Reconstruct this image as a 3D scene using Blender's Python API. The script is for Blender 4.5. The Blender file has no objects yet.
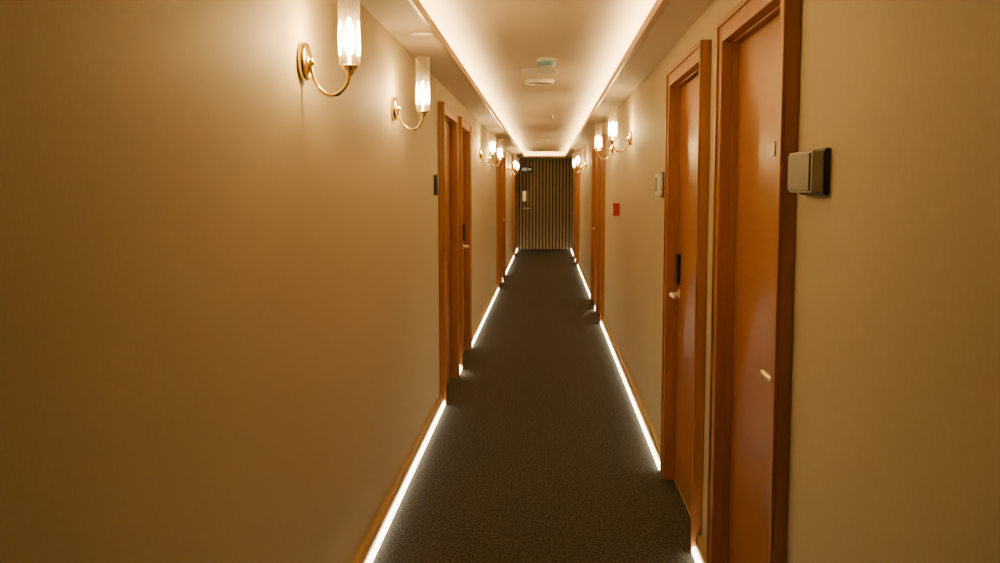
import bpy, bmesh, math
from mathutils import Vector, Matrix
scene=bpy.context.scene
COL=scene.collection
# ------------------------------------------------------------ dimensions
XL=-0.78; XR=0.69; YB=-3.0; YE=26.0
ZS=2.37; ZT=2.50           # soffit underside / raised tray ceiling
TL=-0.565; TR=0.485        # tray edges
CASE_T=0.04; CASE_W=0.08; HEAD=2.22

# ------------------------------------------------------------ materials
def mat(name,color,rough=.6,metal=0,**kw):
    m=bpy.data.materials.new(name); m.use_nodes=True
    b=m.node_tree.nodes['Principled BSDF']
    b.inputs['Base Color'].default_value=(*color,1)
    b.inputs['Roughness'].default_value=rough
    b.inputs['Metallic'].default_value=metal
    for k,v in kw.items(): b.inputs[k.replace('_',' ')].default_value=v
    return m
def N(m,t,**p):
    n=m.node_tree.nodes.new(t)
    for k,v in p.items(): setattr(n,k,v)
    return n
def L(m,a,b): m.node_tree.links.new(a,b)
def textured(m,scale,stretch,c1,c2,bump=.1,detail=6,dist=.002,lo=.3,hi=.7):
    b=m.node_tree.nodes['Principled BSDF']
    tc=N(m,'ShaderNodeTexCoord'); mp=N(m,'ShaderNodeMapping')
    mp.inputs['Scale'].default_value=stretch
    L(m,tc.outputs['Object'],mp.inputs['Vector'])
    nz=N(m,'ShaderNodeTexNoise'); nz.inputs['Scale'].default_value=scale; nz.inputs['Detail'].default_value=detail
    L(m,mp.outputs['Vector'],nz.inputs['Vector'])
    cr=N(m,'ShaderNodeValToRGB')
    cr.color_ramp.elements[0].position=lo; cr.color_ramp.elements[1].position=hi
    cr.color_ramp.elements[0].color=(*c1,1); cr.color_ramp.elements[1].color=(*c2,1)
    L(m,nz.outputs['Fac'],cr.inputs['Fac']); L(m,cr.outputs['Color'],b.inputs['Base Color'])
    if bump>0:
        bp=N(m,'ShaderNodeBump'); bp.inputs['Strength'].default_value=bump; bp.inputs['Distance'].default_value=dist
        L(m,nz.outputs['Fac'],bp.inputs['Height']); L(m,bp.outputs['Normal'],b.inputs['Normal'])
    return m
def emis(name,color,s):
    m=mat(name,color); b=m.node_tree.nodes['Principled BSDF']
    b.inputs['Emission Color'].default_value=(*color,1); b.inputs['Emission Strength'].default_value=s
    return m
M_wall=textured(mat('wallpaper_beige',(.5,.4,.28),.68),150,(1,1,.35),(.475,.405,.255),(.505,.43,.275),.04)
M_ceil=textured(mat('ceiling_paint',(.6,.5,.4),.7),30,(1,1,1),(.62,.515,.38),(.65,.54,.40),.03)
M_wood=textured(mat('casing_wood',(.4,.15,.04),.36),14,(3,3,.25),(.32,.120,.020),(.37,.142,.026),0)
M_leaf=textured(mat('door_veneer',(.3,.11,.03),.30),10,(2,.5,6),(.295,.108,.017),(.335,.125,.022),0)
M_edge=textured(mat('cove_edge_wood',(.5,.3,.12),.4),20,(3,.3,3),(.50,.31,.12),(.6,.38,.16),0)
M_base=textured(mat('baseboard_wood',(.5,.3,.14),.4),20,(3,.3,3),(.46,.31,.12),(.52,.36,.15),0)
M_slat=textured(mat('slat_wood',(.2,.15,.09),.5),14,(3,3,.3),(.23,.165,.085),(.32,.24,.13),.05)
M_dark=mat('slat_felt_backing',(.05,.037,.024),.9)
M_brass=mat('brass',(1,.76,.20),.2,1)
M_steel=mat('satin_nickel',(.9,.78,.58),.35,1)
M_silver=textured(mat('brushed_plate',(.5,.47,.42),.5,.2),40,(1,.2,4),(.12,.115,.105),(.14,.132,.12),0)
M_panel=textured(mat('switch_body_lit_grey',(.4,.38,.35),.5),40,(1,.2,4),(.40,.38,.34),(.44,.42,.38),0)  # switch body grey lightened: colour stands in for missing light on its near end
M_black=mat('black_plastic',(.012,.011,.010),.35)
M_white=mat('white_plastic',(.8,.8,.78),.4)
M_blue=mat('bluish_plastic',(.14,.34,.56),.4)
M_red=mat('red_plastic',(.42,.015,.03),.35)
M_led=emis('floor_led_diffuser',(1,.85,.56),13)
M_cove=emis('cove_led_tape',(1,.73,.325),130)
M_bulb=emis('candle_bulb_glow',(1,.66,.26),800)
M_sign=emis('exit_sign_face',(.75,.9,.8),.15)
# carpet
M_carpet=mat('carpet',(.06,.05,.04),.95)
b=M_carpet.node_tree.nodes['Principled BSDF']
b.inputs['Specular IOR Level'].default_value=.12
tc=N(M_carpet,'ShaderNodeTexCoord')
n1=N(M_carpet,'ShaderNodeTexNoise'); n1.inputs['Scale'].default_value=75; n1.inputs['Detail'].default_value=6
n1.inputs['Roughness'].default_value=.7
n2=N(M_carpet,'ShaderNodeTexNoise'); n2.inputs['Scale'].default_value=260
L(M_carpet,tc.outputs['Object'],n1.inputs['Vector']); L(M_carpet,tc.outputs['Object'],n2.inputs['Vector'])
cr=N(M_carpet,'ShaderNodeValToRGB'); cr.color_ramp.elements[0].position=.43; cr.color_ramp.elements[1].position=.61
cr.color_ramp.elements[0].color=(.020,.020,.020,1); cr.color_ramp.elements[1].color=(.092,.089,.082,1)
L(M_carpet,n1.outputs['Fac'],cr.inputs['Fac']); L(M_carpet,cr.outputs['Color'],b.inputs['Base Color'])
bp=N(M_carpet,'ShaderNodeBump'); bp.inputs['Strength'].default_value=.4; bp.inputs['Distance'].default_value=.002
L(M_carpet,n2.outputs['Fac'],bp.inputs['Height']); L(M_carpet,bp.outputs['Normal'],b.inputs['Normal'])
# thin glass: transparent + facing gloss + a little scatter
M_glass=bpy.data.materials.new('ribbed_clear_glass'); M_glass.use_nodes=True
nt=M_glass.node_tree; nt.nodes.remove(nt.nodes['Principled BSDF'])
tr=N(M_glass,'ShaderNodeBsdfTransparent'); tr.inputs[0].default_value=(.99,.97,.93,1)
gl=N(M_glass,'ShaderNodeBsdfGlossy'); gl.inputs['Roughness'].default_value=.12
tl=N(M_glass,'ShaderNodeBsdfTranslucent'); tl.inputs[0].default_value=(1,.95,.85,1)
lw=N(M_glass,'ShaderNodeLayerWeight'); lw.inputs['Blend'].default_value=.30
mx=N(M_glass,'ShaderNodeMixShader'); mx2=N(M_glass,'ShaderNodeMixShader'); mx2.inputs[0].default_value=.022
L(M_glass,tr.outputs[0],mx2.inputs[1]); L(M_glass,tl.outputs[0],mx2.inputs[2])
L(M_glass,lw.outputs['Facing'],mx.inputs[0]); L(M_glass,mx2.outputs[0],mx.inputs[1]); L(M_glass,gl.outputs[0],mx.inputs[2])
L(M_glass,mx.outputs[0],nt.nodes['Material Output'].inputs[0])

# ------------------------------------------------------------ mesh helpers
def obj(name,bm,mats,parent=None,smooth=False,bevel=0):
    me=bpy.data.meshes.new(name); bmesh.ops.recalc_face_normals(bm,faces=bm.faces[:]); bm.to_mesh(me); bm.free()
    for m in (mats if isinstance(mats,(list,tuple)) else [mats]): me.materials.append(m)
    o=bpy.data.objects.new(name,me); COL.objects.link(o)
    if smooth:
        for p in me.polygons: p.use_smooth=True
    if bevel:
        md=o.modifiers.new('bev','BEVEL'); md.width=bevel; md.segments=2; md.limit_method='ANGLE'
    if parent: o.parent=parent
    return o
def box(bm,x0,x1,y0,y1,z0,z1,mi=0):
    x0,x1=sorted((x0,x1)); y0,y1=sorted((y0,y1)); z0,z1=sorted((z0,z1))
    v=[bm.verts.new((x,y,z)) for x in (x0,x1) for y in (y0,y1) for z in (z0,z1)]
    for f in ((0,1,3,2),(4,6,7,5),(0,4,5,1),(2,3,7,6),(0,2,6,4),(1,5,7,3)):
        bm.faces.new([v[i] for i in f]).material_index=mi
def boxes(name,lst,mats,parent=None,bevel=0):
    bm=bmesh.new()
    for a in lst: box(bm,*a)
    return obj(name,bm,mats,parent,bevel=bevel)
def lathe(bm,prof,seg=32,M=Matrix(),mi=0,ribs=0,amp=0):
    rings=[]
    for r,z in prof:
        ring=[]
        for i in range(seg):
            a=2*math.pi*i/seg
            rr=r+(amp*(1 if i%2 else -1) if ribs and r>0.02 else 0)
            ring.append(bm.verts.new(M@Vector((rr*math.cos(a),rr*math.sin(a),z))))
        rings.append(ring)
    for a,b_ in zip(rings,rings[1:]):
        for i in range(seg):
            f=bm.faces.new((a[i],a[(i+1)%seg],b_[(i+1)%seg],b_[i])); f.material_index=mi
def tube(bm,pts,r,seg=12,caps=True,mi=0):
    pts=[Vector(p) for p in pts]; rings=[]
    rs=r if isinstance(r,(list,tuple)) else [r]*len(pts)
    for i,p in enumerate(pts):
        t=(pts[min(i+1,len(pts)-1)]-pts[max(i-1,0)]).normalized()
        up=Vector((0,1,0)) if abs(t.y)<.9 else Vector((0,0,1))
        u=t.cross(up).normalized(); w=t.cross(u)
        rings.append([bm.verts.new(p+rs[i]*(u*math.cos(2*math.pi*k/seg)+w*math.sin(2*math.pi*k/seg))) for k in range(seg)])
    for a,b_ in zip(rings,rings[1:]):
        for k in range(seg): bm.faces.new((a[k],a[(k+1)%seg],b_[(k+1)%seg],b_[k])).material_index=mi
    if caps: bm.faces.new(rings[0]); bm.faces.new(rings[-1])
def smoothpath(p,n=6):
    P=[Vector(q) for q in p]; out=[]
    for i in range(len(P)-1):
        a=P[max(i-1,0)];b0=P[i];c=P[i+1];d=P[min(i+2,len(P)-1)]
        for k in range(n):
            t=k/n
            out.append(.5*((2*b0)+(c-a)*t+(2*a-5*b0+4*c-d)*t*t+(3*b0-a-3*c+d)*t**3))
    out.append(P[-1]); return out
def empty(name,loc):
    e=bpy.data.objects.new(name,None); e.location=loc; e.empty_display_size=.1; COL.objects.link(e); return e

# ------------------------------------------------------------ layout
doorsL=[(7.25,8.42),(8.72,9.85),(15.7,16.85),(17.1,18.25),(23.2,24.3)]
doorsR=[(2.80,3.9),(4.3,5.5),(11.75,12.9),(13.2,14.35),(20.5,21.65),(22.1,23.25)]
INS=.065
def wall(name,X,s,doors):
    # s=+1 right wall (solid towards +x), -1 left
    L_=[];y=YB
    for a,b_ in doors:
        L_.append((X,X+s*.16,y,a+INS,0,2.56)); L_.append((X,X+s*.16,a+INS,b_-INS,HEAD-INS,2.56)); y=b_-INS
    L_.append((X,X+s*.16,y,YE,0,2.56))
    return boxes(name,L_,M_wall)
wall('wall_left',XL,-1,doorsL); wall('wall_right',XR,1,doorsR)
boxes('wall_back',[(XL-.16,XR+.16,YB-.12,YB,0,2.56)],M_wall)
boxes('wall_far',[(XL-.16,XR+.16,YE+.04,YE+.16,0,2.56)],M_dark)
boxes('floor',[(XL-.16,XR+.16,YB-.12,YE+.16,-.1,0)],M_carpet)
# ceiling: side soffits, raised tray, hidden cove returns
CV=.09
y0t,y1t=1.8,YE-.9
cl=[(XL,TL,YB,YE,ZS,ZS+.02),(TR,XR,YB,YE,ZS,ZS+.02),
    (TL,TR,YB,y0t,ZS,ZS+.02),(TL,TR,y1t,YE,ZS,ZS+.02),
    (XL,XR,YB,YE,ZT,ZT+.05),
    (XL,TL-CV,YB,YE,ZS+.02,ZT),(TR+CV,XR,YB,YE,ZS+.02,ZT),
    (TL-CV,TR+CV,YB,y0t-CV,ZS+.02,ZT),(TL-CV,TR+CV,y1t+CV,YE,ZS+.02,ZT)]
boxes('ceiling',cl,M_ceil)
# wooden lips of the tray
t=.012
boxes('trim_1',[(TL-.001,TL+t,y0t,y1t,ZS-.006,ZS+.04),(TR-t,TR+.001,y0t,y1t,ZS-.006,ZS+.04),
    (TL+t,TR-t,y1t-t,y1t,ZS-.006,ZS+.04),(TL+t,TR-t,y0t,y0t+t,ZS-.006,ZS+.04)],M_edge)
boxes('cove_led_strip',[(TL-.045,TL-.025,y0t,y1t,ZS+.021,ZS+.028),(TR+.025,TR+.045,y0t,y1t,ZS+.021,ZS+.028),
    (TL,TR,y1t+.025,y1t+.045,ZS+.021,ZS+.028)],M_cove)

# baseboards with LED channel
def gaps(doors):
    out=[];y=YB
    for a,b_ in doors: out.append((y,a)); y=b_
    out.append((y,YE)); return out
def baseboard(side,X,s,doors):
    bb=[];led=[]
    for a,b_ in gaps(doors):
        if b_-a<.05: continue
        bb.append((X,X-s*.022,a,b_,0.0,.085)); bb.append((X-s*.022,X-s*.032,a,b_,.034,.060))
        a0=max(a,2.0)
        if a0<b_: led.append((X-s*.022,X-s*.045,a0+.10 if b_-a0>1 else a0+.004,b_-.004,.002,.034))
        if b_-a<1:   # short pieces turn up beside the casing
            led.append((X-s*.032,X-s*.048,a+.03,a+.07,.036,.085))
    boxes('baseboard_'+side,bb,M_base,bevel=.002)
    boxes('floor_led_strip',led,M_led,bevel=.004)
baseboard('left',XL,-1,doorsL); baseboard('right',XR,1,doorsR)

# ------------------------------------------------------------ doors
def door(n,X,s,a,b_,handle_far):
    e=empty('door_%d'%n,(X,(a+b_)/2,0)); ym=(a+b_)/2
    la,lb=a-ym,b_-ym
    f=-s*CASE_T; w=CASE_W
    cas=[(0.0,f,la,la+w,0,HEAD),(0.0,f,lb-w,lb,0,HEAD),(0.0,f,la+w,lb-w,HEAD-w,HEAD)]
    # raised outer bead
    g=f-s*.008
    cas+=[(f,g,la,la+.022,0,HEAD),(f,g,lb-.022,lb,0,HEAD),(f,g,la+.022,lb-.022,HEAD-.022,HEAD)]
    # jamb lining and stop
    ia,ib=la+INS+.001,lb-INS-.001; zt=HEAD-INS-.001
    cas+=[(0.0,s*.14,ia,ia+.018,0,zt),(0.0,s*.14,ib-.018,ib,0,zt),(0.0,s*.14,ia+.018,ib-.018,zt-.018,zt)]
    cas+=[(f,s*.0,ia+.005,ia+.018,0,zt),(f,0,ib-.018,ib-.005,0,zt)]
    boxes('casing',cas,M_wood,e,bevel=.003)
    lx=s*.024
    boxes('leaf',[(lx,lx+s*.045,ia+.021,ib-.021,.008,zt-.021)],M_leaf,e,bevel=.002)
    boxes('threshold',[(s*.02,s*.13,ia+.018,ib-.018,0,.006)],M_steel,e)
    hy=(ib-.085) if handle_far else (ia+.085); d=-1 if handle_far else 1
    hz=1.035
    bm=bmesh.new()
    R=Matrix.Translation((lx,hy,hz))@Matrix.Rotation(-s*math.pi/2,4,'Y')
    lathe(bm,[(0,0),(.027,0),(.027,.006),(.024,.009),(.011,.010),(.010,.045),(0,.046)],28,R)
    px=lx-s*.042
    tube(bm,smoothpath([(px,hy-d*.006,hz),(px-s*.004,hy+d*.02,hz),(px-s*.003,hy+d*.07,hz),(px,hy+d*.125,hz-.002)]),.0115)
    obj('lever_handle',bm,M_steel,e,smooth=True)
    if handle_far: boxes('card_lock',[(lx,lx-s*.018,hy-.032,hy+.032,1.09,1.25),(lx-s*.018,lx-s*.021,hy-.02,hy+.02,1.16,1.23)],M_black,e,bevel=.004)
    cy=(ia+ib)/2-.14
    boxes('number_plate',[(lx,lx-s*.004,cy-.03,cy+.03,1.70,1.745)],M_white,e,bevel=.001)
n=1
for i,(a,b_) in enumerate(doorsL): door(n,XL,-1,a,b_,i%2==1); n+=1
for i,(a,b_) in enumerate(doorsR): door(n,XR,1,a,b_,i%2==1); n+=1

# ------------------------------------------------------------ sconces
def sconce(X,s,y,z=2.0):
    e=empty('wall_sconce',(X,y,z))
    def P(o,zz): return (-s*o,0,zz)
    bm=bmesh.new()
    R=Matrix.Rotation(-s*math.pi/2,4,'Y')
    lathe(bm,[(0,0),(.058,0),(.060,.004),(.060,.018),(.056,.023),(.046,.025),(.018,.027),(.015,.034),(.013,.040),(0,.042)],40,R)
    obj('backplate',bm,M_brass,e,smooth=True)
    bm=bmesh.new()
    tube(bm,smoothpath([P(.030,0),P(.034,-.03),P(.050,-.075),P(.083,-.103),P(.118,-.100),P(.145,-.070),P(.155,-.03)]),.0068)
    lathe(bm,[(0,0),(.011,0),(.011,.012),(0,.012)],16,Matrix.Translation(P(.026,-.012)))
    obj('curved_arm',bm,M_brass,e,smooth=True)
    bm=bmesh.new(); T=Matrix.Translation(P(.155,0))
    lathe(bm,[(0,-.045),(.010,-.045),(.012,-.035),(.018,-.026),(.026,-.020),(.028,-.014),(.026,-.010),(.014,-.012),(.013,.022),(0,.023)],32,T)
    obj('cup',bm,M_brass,e,smooth=True)
    bm=bmesh.new()
    lathe(bm,[(.033,-.012),(.034,.0),(.034,.255),(.0345,.26),(.0325,.26),(.0315,.255),(.0315,.0),(.031,-.010)],56,T,ribs=1,amp=.0012)
    obj('glass_shade',bm,M_glass,e)
    bm=bmesh.new()
    lathe(bm,[(0,.024),(.009,.024),(.012,.035),(.0175,.055),(.017,.075),(.012,.105),(.006,.13),(0,.138)],24,T)
    obj('candle_bulb',bm,M_bulb,e,smooth=True)
for y in (3.2,5.1,11.7,13.6,20.2,22.0): sconce(XL,-1,y)
for y in (8.2,10.4,17.1,19.3): sconce(XR,1,y)

# ------------------------------------------------------------ wall fittings
e=empty('switch_panel',(XR,2.60,1.64))
boxes('back_box',[(0,-.014,-.122,.117,-.058,.058)],M_black,e,bevel=.003)
boxes('body',[(-.014,-.044,-.116,.112,-.052,.052)],M_panel,e,bevel=.003)
boxes('rocker_plate',[(-.044,-.049,-.108,.104,-.046,.046)],M_silver,e,bevel=.002)
def small_panel(name,X,s,y,z,front,w=.09,h=.13):
    e=empty(name,(X,y,z))
    boxes('housing',[(0,-s*.022,-w/2,w/2,-h/2,h/2)],front,e,bevel=.004)
    boxes('insert',[(-s*.022,-s*.026,-w/2+.015,w/2-.015,-h/2+.02,h/2-.02)],M_silver if front is M_black else M_black,e,bevel=.002)
small_panel('card_reader',XL,-1,7.0,1.62,M_black,.1,.14)
e=empty('thermostat',(XR,5.95,1.62))
boxes('back_frame',[(0,-.012,-.065,.065,-.075,.075)],M_black,e,bevel=.004)
boxes('housing',[(-.012,-.042,-.055,.055,-.062,.062)],M_white,e,bevel=.004)
boxes('insert',[(-.042,-.045,-.035,.035,-.04,.04)],M_silver,e,bevel=.002)
e=empty('fire_alarm_call_point',(XR,9.5,1.40))
boxes('housing',[(0,-.06,-.05,.05,-.06,.06)],M_red,e,bevel=.006)
boxes('press_panel',[(-.06,-.064,-.032,.032,-.03,.03)],M_white,e,bevel=.002)
bm=bmesh.new(); lathe(bm,[(0,0),(.018,0),(.016,.006),(0,.007)],20,Matrix.Translation((-.033,-.05,.0))@Matrix.Rotation(math.pi/2,4,'X')); obj('test_key',bm,M_red,e,smooth=True)

# ------------------------------------------------------------ ceiling fittings
def ceil_unit(name,x,y,prof,m,extra=None):
    e=empty(name,(x,y,ZT))
    bm=bmesh.new(); lathe(bm,prof,36,Matrix.Rotation(math.pi,4,'X')); obj('body',bm,m,e,smooth=False)
    return e
e=ceil_unit('smoke_detector',.0,7.1,[(0,0),(.068,0),(.068,.016),(.058,.020),(.055,.05),(.042,.066),(.018,.07),(0,.07)],M_white)
bm=bmesh.new(); lathe(bm,[(.058,.020),(.064,.024),(.062,.048),(.054,.054)],36,Matrix.Rotation(math.pi,4,'X')); obj('sensor_ring',bm,M_blue,e)
# rectangular vent grille and round speakers
e=empty('ceiling_vent',(-.06,7.75,ZT))
boxes('frame',[(-.14,.14,-.14,-.12,-.014,0),(-.14,.14,.12,.14,-.014,0),(-.14,-.12,-.12,.12,-.014,0),(.12,.14,-.12,.12,-.014,0)],M_white,e,bevel=.002)
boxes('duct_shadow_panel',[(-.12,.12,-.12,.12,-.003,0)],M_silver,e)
boxes('louvres',[(-.12,.12,-.10+i*.04,-.085+i*.04,-.011,-.003) for i in range(6)],M_white,e)
for y in (8.5,18.6):
    e=ceil_unit('ceiling_speaker',-.06,y,[(0,0),(.125,0),(.125,.016),(.115,.032),(.108,.018),(0,.016)],M_white)
    bm=bmesh.new()
    for r in (.03,.05,.07,.09,.103): lathe(bm,[(r-.004,.016),(r-.004,.022),(r+.004,.022),(r+.004,.016)],36,Matrix.Rotation(math.pi,4,'X'))
    obj('grille_rings',bm,M_silver,e)
for y in (12.5,):
    e=ceil_unit('fire_sprinkler',.08,y,[(0,0),(.035,0),(.033,.005),(.012,.007),(.009,.03),(.004,.034),(.004,.045),(.016,.046),(.016,.049),(0,.049)],M_steel)

# ------------------------------------------------------------ slatted end door
e=empty('slatted_door',(0,YE,0))
boxes('backing',[(XL,XR,.0,.04,0,ZS)],M_dark,e)
S=[];NS=17;p=(XR-XL)/NS;w=p*.6
for i in range(NS):
    x=XL+p*(i+.5); S.append((x-w/2,x+w/2,-.028,0,.02,ZS-.03))
boxes('slats',S,M_slat,e,bevel=.003)
boxes('head_rail',[(XL,XR,-.03,0,ZS-.03,ZS)],M_slat,e)
boxes('kick_rail',[(XL,XR,-.03,-.0,0.0,.02)],M_dark,e)
bm=bmesh.new(); hx=XL+p*2.5
box(bm,hx-.045,hx+.045,-.036,-.028,1.26,1.52)
obj('lock_plate',bm,M_steel,e,bevel=.003)
bm=bmesh.new(); tube(bm,[(hx,-.03,1.08),(hx,-.08,1.08)],.014); tube(bm,[(hx-.01,-.08,1.08),(hx+.14,-.08,1.08)],.014); lathe(bm,[(0,0),(.035,0),(.035,.008),(0,.008)],20,Matrix.Translation((hx,-.028,1.08))@Matrix.Rotation(math.pi/2,4,'X'))
obj('lever_handle',bm,M_steel,e,smooth=True)
e=empty('exit_sign',(XL+.28,YE-.10,2.08))
boxes('sign_box',[(-.15,.15,-.02,.02,-.085,.085),(-.02,.02,.02,.07,-.02,.02)],M_black,e,bevel=.004)
boxes('sign_face',[(-.12,.01,-.023,-.02,-.04,.04),(.04,.115,-.023,-.02,-.02,.02)],M_sign,e)

# ------------------------------------------------------------ world, camera
w_=bpy.data.worlds.new('World'); scene.world=w_; w_.use_nodes=True
w_.node_tree.nodes['Background'].inputs[0].default_value=(.02,.015,.01,1)
cam=bpy.data.cameras.new('camera'); co=bpy.data.objects.new('camera',cam); COL.objects.link(co)
cam.sensor_width=36; cam.lens=36.0; cam.clip_start=.05; cam.clip_end=100
co.location=(0,0,1.6)
co.rotation_euler=(math.radians(90-5.34),0,math.radians(2.63))
scene.camera=co
